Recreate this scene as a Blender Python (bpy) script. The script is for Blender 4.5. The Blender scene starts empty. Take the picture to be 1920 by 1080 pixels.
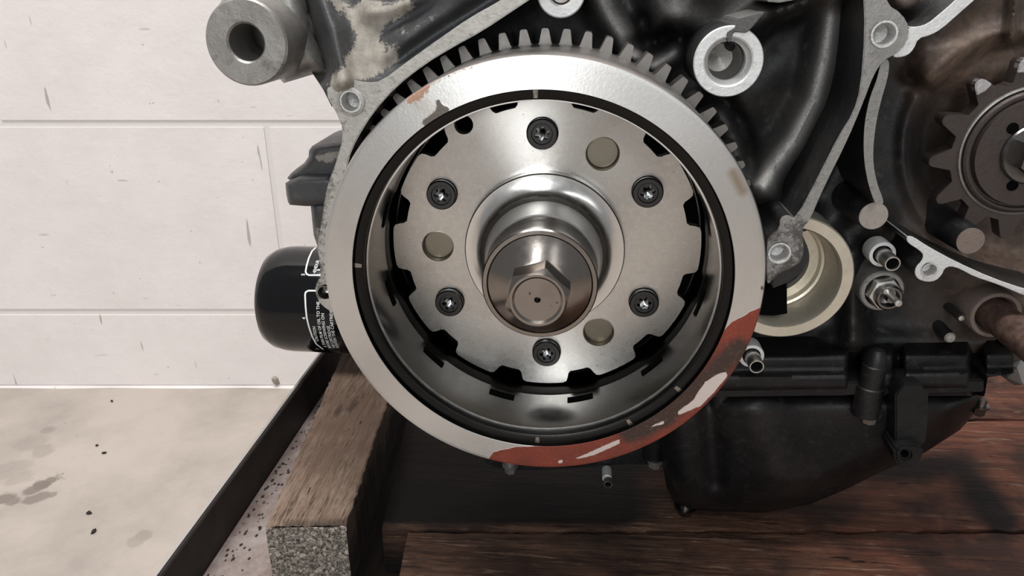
import bpy, bmesh, math, random
import numpy as np
from mathutils import Vector
from mathutils.geometry import delaunay_2d_cdt
random.seed(7); rng = np.random.default_rng(7)
sc = bpy.context.scene; COL = sc.collection
PI = math.pi

# ------------------------------------------------------------------ camera (mm, origin at the rotor centre, X right, Y away, Z up)
FPX = 1400.0
YAW, PITCH = math.radians(-4.96), math.radians(22.27)
sa, ca, sp, cp = math.sin(YAW), math.cos(YAW), math.sin(PITCH), math.cos(PITCH)
FW = np.array([sa*cp, ca*cp, -sp]); RT = np.array([ca, -sa, 0.0]); UP = np.cross(RT, FW)
HD = np.array([sa, ca, 0.0])
CAM = np.array([10.29, -219.3, 88.88])
ZF = 331.0                                   # rotor axis stands this high above the floor
FLOOR = -331.0; WV = 732.0
cam = bpy.data.objects.new('camera', bpy.data.cameras.new('camera')); COL.objects.link(cam)
cam.data.sensor_width = 36; cam.data.lens = 36*FPX/1920; cam.data.clip_start = .01; cam.data.clip_end = 50
cam.location = Vector(CAM/1000) + Vector((0, 0, ZF/1000))
cam.rotation_euler = (PI/2-PITCH, 0, -YAW)
sc.camera = cam

# ------------------------------------------------------------------ light
w = bpy.data.worlds.new('world'); sc.world = w; w.use_nodes = True
bg = w.node_tree.nodes['Background']; bg.inputs[0].default_value = (.93, .96, 1, 1); bg.inputs[1].default_value = .27
def area(name, loc, aim, sx, sy, power, col=(1, 1, 1)):
    l = bpy.data.lights.new(name, 'AREA'); l.shape = 'RECTANGLE'; l.size = sx; l.size_y = sy; l.energy = power; l.color = col
    o = bpy.data.objects.new(name, l); COL.objects.link(o); o.location = loc
    o.rotation_euler = (Vector(aim)-Vector(loc)).to_track_quat('-Z', 'Y').to_euler(); return o
area('ceiling_light', (-.25, -.25, 2.3), (-.25, .3, .2), 1.3, .5, 46, (1, .98, .96))
area('window_light', (-.3, -2.2, 1.3), (-.1, .1, .45), .42, 1.9, 25, (.95, .98, 1))
area('side_window_light', (.85, -2.1, 1.3), (0, .1, .4), .3, 1.6, 5, (.95, .98, 1))
sc.view_settings.view_transform = 'Standard'; sc.view_settings.look = 'None'; sc.view_settings.gamma = 1
sc.view_settings.use_curve_mapping = False; sc.view_settings.exposure = 0.0

# ------------------------------------------------------------------ projection helpers (a measured direction + a depth give a real point)
def ray(px, py):
    px = np.asarray(px, float); py = np.asarray(py, float)
    return FW + ((px-960)/FPX)[..., None]*RT - ((py-540)/FPX)[..., None]*UP
def P(px, py, y):
    d = ray(px, py); return CAM + d*((np.asarray(y, float)-CAM[1])/d[..., 1])[..., None]
def Pz(px, py, z):
    d = ray(px, py); return CAM + d*((np.asarray(z, float)-CAM[2])/d[..., 2])[..., None]
def PX(v):
    v = np.asarray(v, float)-CAM; z = v@FW; return np.stack([960+FPX*(v@RT)/z, 540-FPX*(v@UP)/z], -1)
def W(u, v, z): return CAM*np.array([1, 1, 0]) + RT*u + HD*v + np.array([0, 0, z])      # wall-aligned frame

def seg_dist(px, py, pl):
    d = np.full(np.shape(px), 1e9)
    for (x0, y0), (x1, y1) in zip(pl[:-1], pl[1:]):
        ax, ay = x1-x0, y1-y0; L = ax*ax+ay*ay+1e-9
        t = np.clip(((px-x0)*ax+(py-y0)*ay)/L, 0, 1)
        d = np.minimum(d, np.hypot(px-x0-t*ax, py-y0-t*ay))
    return d
def inside(px, py, poly):
    px = np.asarray(px, float); py = np.asarray(py, float); c = np.zeros(px.shape, bool)
    for (x0, y0), (x1, y1) in zip(poly, poly[1:]+poly[:1]):
        if y0 == y1: continue
        k = ((y0 > py) != (y1 > py)) & (px < (x1-x0)*(py-y0)/(y1-y0)+x0); c ^= k
    return c
def sdf(px, py, poly):                      # positive inside
    d = seg_dist(px, py, poly+poly[:1]); return np.where(inside(px, py, poly), d, -d)
def g(px, py, pl, s): return np.exp(-(seg_dist(px, py, pl)/s)**2)
def smooth(poly, n=2):                      # Chaikin corner cutting on a closed outline
    for _ in range(n):
        q = []
        for a, b in zip(poly, poly[1:]+poly[:1]):
            q += [(a[0]*.75+b[0]*.25, a[1]*.75+b[1]*.25), (a[0]*.25+b[0]*.75, a[1]*.25+b[1]*.75)]
        poly = q
    return poly
def circ(cx, cy, r, n=32, ry=None): return [(cx+r*math.cos(2*PI*i/n), cy+(ry or r)*math.sin(2*PI*i/n)) for i in range(n)]

# ------------------------------------------------------------------ object helpers
def tag(o, label=None, cat=None, group=None, kind=None):
    for k, v in (('label', label), ('category', cat), ('group', group), ('kind', kind)):
        if v: o[k] = v
    return o
def empty(name, at, label=None, cat=None, group=None, kind=None):
    o = bpy.data.objects.new(name, None); COL.objects.link(o); o.empty_display_size = .01
    o.location = Vector(np.asarray(at, float)/1000)+Vector((0, 0, ZF/1000)); o['org'] = [float(a) for a in at]
    return tag(o, label, cat, group, kind)
def mk(name, V, Fc, mat, parent=None, org=None, attr=None, ang=35, smooth_=True):
    """mesh from rotor-frame mm; org = its own origin in the same frame"""
    V = np.asarray(V, float)
    if org is None:
        org = np.array(parent['org']) if parent is not None and 'org' in parent else np.array([V[:, 0].mean(), V[:, 1].mean(), V[:, 2].min()])
    org = np.asarray(org, float)
    me = bpy.data.meshes.new(name); me.from_pydata(((V-org)/1000).tolist(), [], Fc); me.update()
    me.materials.append(mat)
    if attr is not None:
        for k, vals in attr.items():
            a = me.attributes.new(k, 'FLOAT', 'POINT'); a.data.foreach_set('value', np.asarray(vals, np.float32))
    bm = bmesh.new(); bm.from_mesh(me); bmesh.ops.recalc_face_normals(bm, faces=bm.faces); bm.to_mesh(me); bm.free()
    if smooth_:
        me.shade_smooth(); me.set_sharp_from_angle(angle=math.radians(ang))
    o = bpy.data.objects.new(name, me); COL.objects.link(o); o['org'] = [float(a) for a in org]
    if parent is not None:
        o.parent = parent; o.location = Vector((org-np.array(parent['org']))/1000)
    else:
        o.location = Vector(org/1000)+Vector((0, 0, ZF/1000))
    return o
def bevel(o, w, seg=2, ang=50):
    bm = bmesh.new(); bm.from_mesh(o.data)
    ed = [e for e in bm.edges if len(e.link_faces) == 2 and e.calc_face_angle(0) > math.radians(ang)]
    bmesh.ops.bevel(bm, geom=ed, offset=w/1000, segments=seg, affect='EDGES', clamp_overlap=True)
    bm.to_mesh(o.data); bm.free(); o.data.shade_smooth(); o.data.set_sharp_from_angle(angle=math.radians(50)); return o
AX = {'Y': lambda r, h, t: (r*np.cos(t), h+0*t, r*np.sin(t)), 'Z': lambda r, h, t: (r*np.cos(t), r*np.sin(t), h+0*t), 'X': lambda r, h, t: (h+0*t, r*np.cos(t), r*np.sin(t))}
def lathe_vf(prof, c=(0, 0, 0), n=64, axis='Y', ph=0, closed=False, cap=True):
    """prof: (radius, position along axis)"""
    t = ph+np.arange(n)*2*PI/n; V = []
    for r, h in prof:
        x, y, z = AX[axis](r, h, t); V.append(np.stack([x+c[0], y+c[1], z+c[2]], -1))
    V = np.concatenate(V); F_ = []; m = len(prof)
    for k in range(m-1 if not closed else m):
        k2 = (k+1) % m
        for i in range(n):
            j = (i+1) % n; F_.append((k*n+i, k*n+j, k2*n+j, k2*n+i))
    if not closed and cap:
        if prof[0][0] > 1e-6: F_.append(tuple(range(n)))
        if prof[-1][0] > 1e-6: F_.append(tuple((m-1)*n+i for i in range(n)))
    return V, F_
def lathe(name, prof, c, mat, parent=None, n=64, axis='Y', ph=0, closed=False, ang=35, attr=None, org=None, cap=True):
    V, F_ = lathe_vf(prof, c, n, axis, ph, closed, cap)
    if attr: attr = {k: f(V) for k, f in attr.items()}
    return mk(name, V, F_, mat, parent, attr=attr, ang=ang, org=org)
def box_vf(a, b):
    x0, y0, z0 = a; x1, y1, z1 = b
    return [(x0, y0, z0), (x1, y0, z0), (x1, y1, z0), (x0, y1, z0), (x0, y0, z1), (x1, y0, z1), (x1, y1, z1), (x0, y1, z1)], \
           [(0, 1, 2, 3), (4, 5, 6, 7), (0, 1, 5, 4), (1, 2, 6, 5), (2, 3, 7, 6), (3, 0, 4, 7)]
def resample(poly, step):
    out = []
    for a, b in zip(poly, poly[1:]+poly[:1]):
        n = max(1, int(round(math.hypot(b[0]-a[0], b[1]-a[1])/step)))
        out += [(a[0]+(b[0]-a[0])*i/n, a[1]+(b[1]-a[1])*i/n) for i in range(n)]
    return out
def tri_region(outline, holes=(), step=None, edge=None):
    """triangulate an outline (with holes); interior points every `step`"""
    pts = []; edges = []
    for lp in [outline]+list(holes):
        if edge: lp = resample(lp, edge)
        n0 = len(pts); pts += lp; edges += [(n0+i, n0+(i+1) % len(lp)) for i in range(len(lp))]
    if step:
        A = np.array(outline); xs = np.arange(A[:, 0].min(), A[:, 0].max(), step); ys = np.arange(A[:, 1].min(), A[:, 1].max(), step)
        gx, gy = np.meshgrid(xs, ys); gx = gx+((np.arange(len(ys)) % 2)*step/2)[:, None]; gx = gx.ravel(); gy = gy.ravel()
        k = sdf(gx, gy, outline) > step*.45
        for h in holes: k &= sdf(gx, gy, h) < -step*.45
        pts += list(zip(gx[k], gy[k]))
    r = delaunay_2d_cdt([Vector(p) for p in pts], edges, [], 1, 1e-5)
    V = np.array([tuple(v) for v in r[0]]); T = [tuple(f) for f in r[2]]
    if holes:
        C = np.array([V[list(t)].mean(0) for t in T]); bad = np.zeros(len(T), bool)
        for h in holes: bad |= inside(C[:, 0], C[:, 1], h)
        T = [t for t, b in zip(T, bad) if not b]
    return V, T
def solid(name, outline, depth, back, mat, parent=None, holes=(), step=None, edge=None, masks=None, plane=False, bev=0, ang=35, org=None, rel=False, side=None):
    """an outline measured in the photograph put at its own depth, extruded back to a real thickness.
       depth: number or f(px,py); back: y of the rear face (or thickness if rel); plane=True: outline is already (x,z) in mm"""
    V2, T = tri_region(outline, holes, step, edge)
    x, y = V2[:, 0], V2[:, 1]
    d = depth(x, y) if callable(depth) else np.full(len(x), float(depth))
    Vf = np.stack([x, d, y], -1) if plane else P(x, y, d)
    cnt = {}
    for t in T:
        for a, b in zip(t, t[1:]+t[:1]): cnt[(min(a, b), max(a, b))] = cnt.get((min(a, b), max(a, b)), 0)+1
    Vb = Vf.copy(); Vb[:, 1] = (Vf[:, 1]+back) if rel else np.maximum(back, Vf[:, 1]+.5)
    n = len(Vf); Vs = np.concatenate([Vf, Vb]); F_ = list(T)+[(a, b, n+b, n+a) for (a, b), c in cnt.items() if c == 1]
    F_ += [tuple(n+i for i in reversed(t)) for t in T]; nT = len(T)
    attr = {k: np.concatenate([f(x, y)]*2) for k, f in masks.items()} if masks else None
    o = mk(name, Vs, F_, mat, parent, attr=attr, ang=ang, org=org)
    if side:
        o.data.materials.append(side); o.data.polygons.foreach_set('material_index', [0]*nT+[1]*(len(F_)-nT))
    if bev: bevel(o, bev)
    return o
def puff(depth0, outline, wpx, drop):       # rounds a casting off towards its outline
    def f(x, y):
        d = np.clip(seg_dist(x, y, outline+outline[:1])/wpx, 0, 1)
        return depth0+drop*(1-np.sqrt(np.clip(1-(1-d)**2, 0, 1)))
    return f

# ------------------------------------------------------------------ materials
class NT:
    def __init__(s, name):
        s.m = bpy.data.materials.new(name); s.m.use_nodes = True; s.t = s.m.node_tree; s.n = s.t.nodes
        s.b = s.n['Principled BSDF']; s.co = s.n.new('ShaderNodeTexCoord').outputs['Object']
    def link(s, a, b): s.t.links.new(a, b)
    def new(s, k, **kw):
        n = s.n.new(k)
        for a, v in kw.items(): setattr(n, a, v)
        return n
    def mapped(s, scale, rot=(0, 0, 0)):
        n = s.new('ShaderNodeMapping'); n.inputs['Scale'].default_value = scale; n.inputs['Rotation'].default_value = rot; s.link(s.co, n.inputs[0]); return n.outputs[0]
    def noise(s, scale, detail=4, rough=.6, vec=None, dist=0):
        n = s.new('ShaderNodeTexNoise'); n.inputs['Scale'].default_value = scale; n.inputs['Detail'].default_value = detail
        n.inputs['Roughness'].default_value = rough; n.inputs['Distortion'].default_value = dist
        s.link(vec if vec is not None else s.co, n.inputs['Vector']); return n.outputs['Fac']
    def ramp(s, v, a, b, lo=0, hi=1):
        n = s.new('ShaderNodeMapRange'); s.link(v, n.inputs[0])
        for i, x in zip((1, 2, 3, 4), (a, b, lo, hi)): n.inputs[i].default_value = x
        return n.outputs[0]
    def math(s, op, a, b):
        n = s.new('ShaderNodeMath', operation=op)
        for i, x in enumerate((a, b)):
            if isinstance(x, (int, float)): n.inputs[i].default_value = x
            else: s.link(x, n.inputs[i])
        return n.outputs[0]
    def attr(s, name):
        n = s.new('ShaderNodeAttribute', attribute_name=name); return n.outputs['Fac']
    def mix(s, f, a, b):
        n = s.new('ShaderNodeMix', data_type='RGBA')
        if isinstance(f, (int, float)): n.inputs[0].default_value = f
        else: s.link(f, n.inputs[0])
        for i, x in ((6, a), (7, b)):
            if isinstance(x, tuple): n.inputs[i].default_value = (*x, 1)
            else: s.link(x, n.inputs[i])
        return n.outputs[2]
    def mixf(s, f, a, b):
        n = s.new('ShaderNodeMix', data_type='FLOAT'); s.link(f, n.inputs[0])
        for i, x in ((2, a), (3, b)):
            if isinstance(x, (int, float)): n.inputs[i].default_value = x
            else: s.link(x, n.inputs[i])
        return n.outputs[0]
    def set(s, col=None, rough=None, metal=None, spec=None):
        for k, v in (('Base Color', col), ('Roughness', rough), ('Metallic', metal), ('Specular IOR Level', spec)):
            if v is None: continue
            if isinstance(v, tuple): s.b.inputs[k].default_value = (*v, 1)
            elif isinstance(v, (int, float)): s.b.inputs[k].default_value = v
            else: s.link(v, s.b.inputs[k])
    def bump(s, h, strength=.3, dist=.0005, prev=None):
        n = s.new('ShaderNodeBump'); n.inputs['Strength'].default_value = strength; n.inputs['Distance'].default_value = dist
        s.link(h, n.inputs['Height'])
        if prev is not None: s.link(prev, n.inputs['Normal'])
        s.link(n.outputs[0], s.b.inputs['Normal']); return n.outputs[0]
    def radial(s, amt, rot=.25):
        n = s.new('ShaderNodeTangent', direction_type='RADIAL', axis='Y'); s.link(n.outputs[0], s.b.inputs['Tangent'])
        s.b.inputs['Anisotropic'].default_value = amt; s.b.inputs['Anisotropic Rotation'].default_value = rot

def thr(n, mask, nz, w=.06, amt=.5):        # mask broken up by noise
    v = n.math('ADD', mask, n.math('MULTIPLY', n.math('SUBTRACT', nz, .5), amt)); return n.ramp(v, .5-w, .5+w)

def m_steel(name, col=(.62, .6, .57), rough=.28, aniso=.0, dirt=.25, stain=(.25, .18, .1), bump=.05, metal=1.0, pits=True):
    n = NT(name); a = n.noise(60, 5); b = n.noise(420, 4); st = n.ramp(a, .55, .75, 0, dirt)
    c = n.mix(st, col, tuple(x*y for x, y in zip(col, (.75, .7, .62))))
    if pits: c = n.mix(n.ramp(n.noise(700, 2), .72, .76, 0, .8), c, (.05, .04, .035))
    n.set(c, n.ramp(b, .2, .8, rough*.85, rough*1.25), metal); n.bump(b, bump, .0003)
    if aniso: n.radial(aniso)
    return n.m
M = {}
M['steel'] = m_steel('machined_steel', (.66, .64, .61), rough=.3, aniso=.6)
M['steel_plain'] = m_steel('bare_steel', rough=.3)
M['polished'] = m_steel('polished_steel', (.9, .89, .87), .3, 0, .05, pits=False, bump=.02)
M['plate'] = m_steel('hub_plate_steel', (.6, .58, .55), .27, .85, .5, bump=.015)
M['darksteel'] = m_steel('oily_dark_steel', (.2, .19, .18), .27, 0, .6, bump=.05)
M['cage'] = m_steel('magnet_cage_steel', (.2, .195, .187), .2, 0, .6, bump=.04)
M['bolt'] = m_steel('oiled_bolt_steel', (.27, .24, .215), .22, .3, .6, bump=.1)
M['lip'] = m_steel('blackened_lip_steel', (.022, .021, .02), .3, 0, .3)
M['wall_steel'] = m_steel('turned_wall_steel', (.36, .34, .32), .36, 0, .3)
M['gear'] = m_steel('gear_steel', (.24, .225, .21), .42, 0, .3)
M['blackox'] = m_steel('black_oxide_steel', (.06, .06, .06), .3, 0, .2)
M['socket'] = m_steel('bright_socket_steel', (.35, .35, .35), .18, 0, 0, pits=False)
M['zinc'] = m_steel('zinc_plated_steel', (.62, .6, .57), .35, 0, .4)
M['brass'] = m_steel('dull_brass_disc', (.24, .215, .17), .35, 0, .5)

# rotor face: bare steel with masks for the red-brown patch, pale flakes, rust crumbs, stain
n = NT('rotor_face_steel')
nz = n.noise(260, 5, .7); nf = n.noise(1100, 4, .7); big = n.noise(45, 4)
c = n.mix(n.ramp(big, .5, .8, 0, .3), (.68, .665, .64), (.5, .475, .43))
red = thr(n, n.attr('red'), nz, .03, .25); flake = thr(n, n.attr('flake'), nz, .05, .45); rust = thr(n, n.attr('rust'), nf, .06, .9); smear = thr(n, n.attr('smear'), nz, .1, .8)
stain = n.ramp(n.attr('stain'), .1, 1, 0, .8)
rc = n.mix(n.ramp(n.noise(60, 5), .3, .75), (.25, .038, .018), (.12, .025, .014)); rc = n.mix(thr(n, n.attr('char'), n.noise(90, 5), .25, .6), rc, (.042, .02, .014)); rc = n.mix(n.ramp(nf, .55, .7, 0, .35), rc, (.25, .16, .13))
c = n.mix(stain, c, (.32, .2, .08)); c = n.mix(smear, c, (.12, .1, .085)); c = n.mix(rust, c, (.38, .22, .15))
c = n.mix(red, c, rc); c = n.mix(flake, c, (.6, .5, .46))
cov = n.math('MAXIMUM', n.math('MAXIMUM', red, flake), n.math('MAXIMUM', rust, n.math('MULTIPLY', smear, .7)))
n.set(c, n.mixf(cov, n.ramp(nf, .2, .8, .34, .44), .42), n.mixf(cov, 1.0, .0))
n.bump(n.math('ADD', n.math('MULTIPLY', nf, .3), n.math('MULTIPLY', cov, n.math('ADD', nf, .6))), .25, .0005); n.radial(.6)
M['rotor'] = n.m

def m_cast(name, base=(.008, .008, .0085), rough=.38, dust_sheen=(.16, .14, .12), amt=.25, fine=1500, residue=(.42, .38, .31), spec=.5, brown=False):
    n = NT(name); a = n.noise(30, 5, .65); f = n.noise(fine, 3, .6); m = n.noise(220, 5, .65)
    c = n.mix(n.ramp(a, .45, .75, 0, amt), base, dust_sheen)
    c = n.mix(n.ramp(m, .58, .72, 0, amt), c, dust_sheen)
    r = thr(n, n.attr('mask'), n.noise(230, 9, .85, None, .4), .05, 2.0)
    c = n.mix(r, c, n.mix(n.ramp(m, .35, .7), residue, tuple(x*.55 for x in residue)))
    if brown: c = n.mix(n.ramp(n.attr('brown'), 0, 1, 0, .9), c, n.mix(n.ramp(m, .35, .7), (.19, .13, .095), (.07, .048, .038)))
    ds = n.math('MULTIPLY', n.attr('dust'), n.ramp(f, .3, .7, .45, 1)); c = n.mix(ds, c, (.36, .35, .335))  # pale tone: dust on the web, painted sheen on the cavity ridges
    n.set(c, n.mixf(n.math('MAXIMUM', r, ds), n.ramp(m, .3, .7, rough*.85, rough*1.25), .75), 0.0, spec)
    b = n.bump(f, .35, .0003); n.bump(n.math('ADD', m, r), .35, .0006, b)
    return n.m
M['black'] = m_cast('black_painted_casting', (.009, .009, .0095), .5, spec=.35, brown=True)
M['blacksat'] = m_cast('satin_black_casting', (.005, .005, .0055), .4, amt=.08, spec=.35)
M['slate'] = m_cast('worn_slate_paint', (.035, .036, .038), .45, (.14, .13, .12), .35, residue=(.34, .31, .265))
def m_alu(name, col=(.55, .53, .5), rough=.45, metal=.85, grit=0.0, dark=(.1, .09, .08), scale=500, amt=.3):
    n = NT(name); a = n.noise(scale, 6, .7); b = n.noise(80, 5, .7)
    c = n.mix(n.ramp(b, .45, .7, 0, amt), col, tuple(x*.6 for x in col)); c = n.mix(n.ramp(a, .56, .68, 0, .35+grit), c, dark)
    g_ = thr(n, n.attr('grit'), n.noise(600, 6, .75), .1, 1.3); c = n.mix(g_, c, dark)
    n.set(c, n.ramp(a, .3, .7, rough*.8, rough*1.2), metal); n.bump(n.math('SUBTRACT', a, n.math('MULTIPLY', g_, .6)), .5, .0006); return n.m
M['flange'] = m_alu('gasket_face_aluminium', (.47, .45, .415), .5, .5, .2, (.14, .125, .105), 380, .55)
M['stripm'] = m_alu('worn_gasket_strip', (.3, .29, .275), .45, .6, .25)
M['white_alu'] = m_alu('bright_machined_aluminium', (.72, .72, .71), .5, .5, amt=.1)
M['boss'] = m_alu('weathered_boss_aluminium', (.32, .305, .285), .45, .7, .25, scale=140, amt=.75)
M['cream'] = m_alu('oil_stained_bore_aluminium', (.68, .62, .5), .38, .6, -.1, (.3, .22, .12), 120)
M['pad'] = m_alu('dusty_cast_pad', (.4, .36, .32), .6, .4, 0, (.2, .15, .12), 700)
M['rustpad'] = m_alu('rusty_cast_pad', (.22, .17, .145), .6, .3, 0, (.1, .06, .05), 700)
M['sprocket'] = m_alu('grimy_sprocket_steel', (.062, .048, .043), .42, .4, 0, (.04, .03, .026), 300)
M['tooth_tip'] = m_alu('worn_bright_tooth_steel', (.5, .48, .48), .4, .8, 0, (.15, .12, .1), 500)
M['blackside'] = m_cast('black_casting_side', (.01, .01, .011), .4, amt=.15)
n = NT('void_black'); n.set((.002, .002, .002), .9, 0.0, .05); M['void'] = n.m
M['thread'] = m_alu('bright_thread_aluminium', (.62, .61, .59), .3, .55, 0, (.1, .1, .1), 900, .1)
n = NT('rust_shaft'); a = n.noise(300, 6); n.set(n.mix(n.ramp(a, .35, .7), (.16, .1, .08), (.06, .035, .028)), .5, .3); n.bump(a, .3, .0004); M['shaft'] = n.m
n = NT('filter_enamel'); n.set((.004, .004, .0045), .07, 0.0, .35); M['enamel'] = n.m
n = NT('white_print'); n.set((.75, .75, .73), .5, 0.0); M['print'] = n.m

# painted blockwork
n = NT('white_block_paint'); a = n.noise(14, 6, .65); f = n.noise(240, 5, .6); sc_ = n.noise(60, 3, .5, n.mapped((1, 1, .22)))
c = n.mix(n.ramp(a, .4, .75), (.8, .745, .725), (.73, .675, .65)); sc_ = n.noise(75, 2, .5, n.mapped((1.6, 1, .2), (0, .35, 0))); c = n.mix(n.ramp(sc_, .72, .745, 0, .7), c, (.3, .26, .24)); c = n.mix(n.ramp(n.noise(70, 2, .5, n.mapped((.3, 1, 2.2))), .735, .76, 0, .5), c, (.4, .35, .33))
c = n.mix(n.ramp(n.noise(130, 2), .74, .77, 0, .6), c, (.35, .3, .27))
n.set(c, .55, 0.0); b = n.bump(f, .25, .0008); n.bump(n.noise(45, 4), .35, .002, b); M['block'] = n.m
n = NT('painted_mortar'); n.set((.72, .675, .65), .6, 0.0); n.bump(n.noise(150, 5), .4, .001); M['mortar'] = n.m
n = NT('grimy_concrete'); a = n.noise(9, 6, .65); f = n.noise(60, 6, .7); p_ = n.noise(75, 3)
c = n.mix(n.ramp(a, .38, .68), (.47, .41, .36), (.345, .3, .265)); c = n.mix(n.ramp(f, .62, .8, 0, .5), c, (.3, .27, .24))
FORG = np.mean([W(u, v, z) for u in (-1900, 1900) for v in (-1800, WV+3) for z in (FLOOR-60, FLOOR)], 0); FORG[2] = FLOOR-60
sm = None; wob = n.noise(70, 5, .7)
for (q, r_, k_) in [((78, 910), 9, .9), ((62, 918), 8, .8), ((92, 902), 6, .8), ((58, 937), 7, .7), ((78, 931), 8, .7), ((96, 928), 5, .6), ((8, 936), 9, .8), ((24, 940), 6, .7), ((80, 845), 11, .3), ((60, 830), 16, .2), ((88, 806), 7, .35), ((270, 1005), 7, .35), ((255, 1015), 7, .3), ((20, 880), 16, .25), ((40, 895), 12, .25)]:
    d_ = n.new('ShaderNodeVectorMath', operation='DISTANCE'); n.link(n.co, d_.inputs[0]); d_.inputs[1].default_value = tuple((Pz(*q, FLOOR)-FORG)/1000)
    v_ = n.math('ADD', n.math('MULTIPLY', d_.outputs['Value'], 1000/r_), n.math('MULTIPLY', n.math('SUBTRACT', wob, .5), 1.6)); v_ = n.ramp(v_, 1.15, .75, 0, k_); sm = v_ if sm is None else n.math('MAXIMUM', sm, v_)
c = n.mix(sm, c, (.17, .14, .12))
pit = n.ramp(n.noise(13, 5, .75, None, .6), .69, .73); c = n.mix(n.math('MULTIPLY', pit, .8), c, (.2, .165, .14)); c = n.mix(n.ramp(n.noise(160, 2), .77, .8, 0, .8), c, (.1, .08, .07))
n.set(c, .62, 0.0); n.bump(n.math('SUBTRACT', f, n.math('MULTIPLY', pit, .8)), .4, .0015); M['concrete'] = n.m

def m_wood(name, c1, c2, c3, scale, rough=.7, stain=None, bump=.6, spec=.3, redc=((.17, .06, .035), (.07, .026, .018)), pale=(.2, .13, .09), pl=.5):
    """long grain plus blotches, cracks and pale worn streaks"""
    n = NT(name); v = n.mapped(scale); a = n.noise(1, 7, .7, v, .5); b = n.noise(3.2, 6, .65, v); big = n.noise(20, 6, .65); cr = n.noise(1.7, 4, .55, v, 1.2)
    c = n.mix(n.ramp(a, .38, .62), c1, c2); c = n.mix(n.ramp(b, .52, .66), c, c3)
    r2 = n.attr('redden'); c = n.mix(r2, c, n.mix(n.ramp(a, .36, .62), *redc))
    c = n.mix(n.ramp(n.noise(2.1, 5, .7, v, .8), .56, .66, 0, pl), c, pale)
    c = n.mix(n.ramp(big, .47, .62, 0, .8), c, stain or c3)
    c = n.mix(n.ramp(cr, .66, .7, 0, .9), c, tuple(x*.3 for x in c3))
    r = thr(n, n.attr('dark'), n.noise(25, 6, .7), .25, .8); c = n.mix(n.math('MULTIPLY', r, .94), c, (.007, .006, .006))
    n.set(c, rough, 0.0, spec); n.bump(n.math('SUBTRACT', n.math('ADD', a, n.math('MULTIPLY', b, .8)), n.ramp(cr, .64, .7, 0, 1)), bump, .0018); return n.m
M['beam'] = m_wood('weathered_beam_wood', (.36, .265, .205), (.2, .14, .1), (.075, .048, .034), (420, 26, 420), .85, (.17, .11, .08), 1.0, .2, ((.2, .125, .085), (.11, .065, .045)), (.4, .31, .25), .4)
M['plank'] = m_wood('oily_plank_wood', (.12, .065, .042), (.05, .026, .018), (.02, .012, .01), (15, 190, 190), .6, (.022, .014, .012), .8, .12, pale=(.27, .18, .125), pl=.65)
n = NT('oil_black_wood'); a = n.noise(1, 5, .6, n.mapped((200, 16, 200))); n.set(n.mix(n.ramp(a, .4, .7), (.008, .006, .005), (.03, .018, .013)), .6, 0.0, .3); n.bump(a, .4, .001); M['darkwood'] = n.m  # near-black: shade of the beam gap put into the wood colour
n = NT('end_grain'); a = n.noise(700, 3, .7); wv = n.new('ShaderNodeTexWave', wave_type='RINGS', rings_direction='Y'); wv.inputs['Scale'].default_value = 90; wv.inputs['Distortion'].default_value = 6; wv.inputs['Detail'].default_value = 3
wv.inputs['Detail Scale'].default_value = 3; n.link(n.mapped((1, 1, 1)), wv.inputs[0]); c = n.mix(n.ramp(a, .42, .6), (.06, .048, .04), (.55, .47, .4)); c = n.mix(n.ramp(wv.outputs['Fac'], 0, 1, 0, .5), c, (.2, .17, .14))
n.set(c, .85, 0.0); n.bump(n.math('ADD', a, n.math('MULTIPLY', wv.outputs['Fac'], .3)), 1, .002); M['endgrain'] = n.m
n = NT('angle_inside'); a = n.noise(120, 5); n.set(n.mix(n.ramp(a, .4, .7), (.012, .009, .008), (.028, .018, .014)), .6, .2); n.bump(a, .2, .0005); M['angle'] = n.m
n = NT('dusty_flange'); a = n.noise(60, 6, .7); n.set(n.mix(n.ramp(a, .35, .65), (.34, .29, .27), (.17, .12, .105)), .65, .1); n.bump(a, .4, .0008); M['dusty'] = n.m
n = NT('worn_edge'); n.set((.42, .4, .38), .5, .5); M['edge'] = n.m
n = NT('grit'); n.set((.015, .012, .01), .8, 0.0); M['grit'] = n.m

# ================================================================== SETTING
# wall: courses of painted blocks, each its own piece, joints raked back

wall = mk('wall_back', *box_vf((-1, -1, -1), (1, 1, 1)), M['mortar'])
bpy.data.objects.remove(wall)
def wbox(name, u0, u1, v0, v1, z0, z1, mat, parent=None, bev=0):
    V, F_ = box_vf((0, 0, 0), (1, 1, 1)); V = np.array(V, float)
    X = np.array([W(u0+(u1-u0)*a, v0+(v1-v0)*b, z0+(z1-z0)*c) for a, b, c in V]); o = mk(name, X, F_, mat, parent)
    if bev: bevel(o, bev)
    return o
wall = tag(wbox('wall_back', -1500, 1500, WV+1.1, WV+120, FLOOR, FLOOR+2092+10, M['mortar']), kind='structure')
ZJ = [FLOOR-.1, -238.7, -38.4]; ZJ += [-38.4+200*(i+1) for i in range(9)]
mesh_cache = {}
for k in range(len(ZJ)-1):
    off = -239.2 if k % 2 == 1 else (-600 if k == 0 else -498)
    z0, z1 = ZJ[k], ZJ[k+1]; k0 = 0
    u = off-400*3
    while u < 1500:
        key = round(z1-z0)
        if u > -1500-390 and u+400 > -1500:
            if key not in mesh_cache:
                mesh_cache[key] = wbox('block', u+.3, u+399.7, WV, WV+60, z0+1.2, z1-1.2, M['block'], wall, 2.4); mesh_cache[(key, 'u')] = (u, z0)
            else:
                s0 = mesh_cache[key]; c = s0.copy(); COL.objects.link(c); c.parent = wall
                du, dz = u-mesh_cache[(key, 'u')][0], z0-mesh_cache[(key, 'u')][1]
                c.location = s0.location+Vector((RT*du+np.array([0, 0, dz]))/1000)
        u += 400
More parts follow.
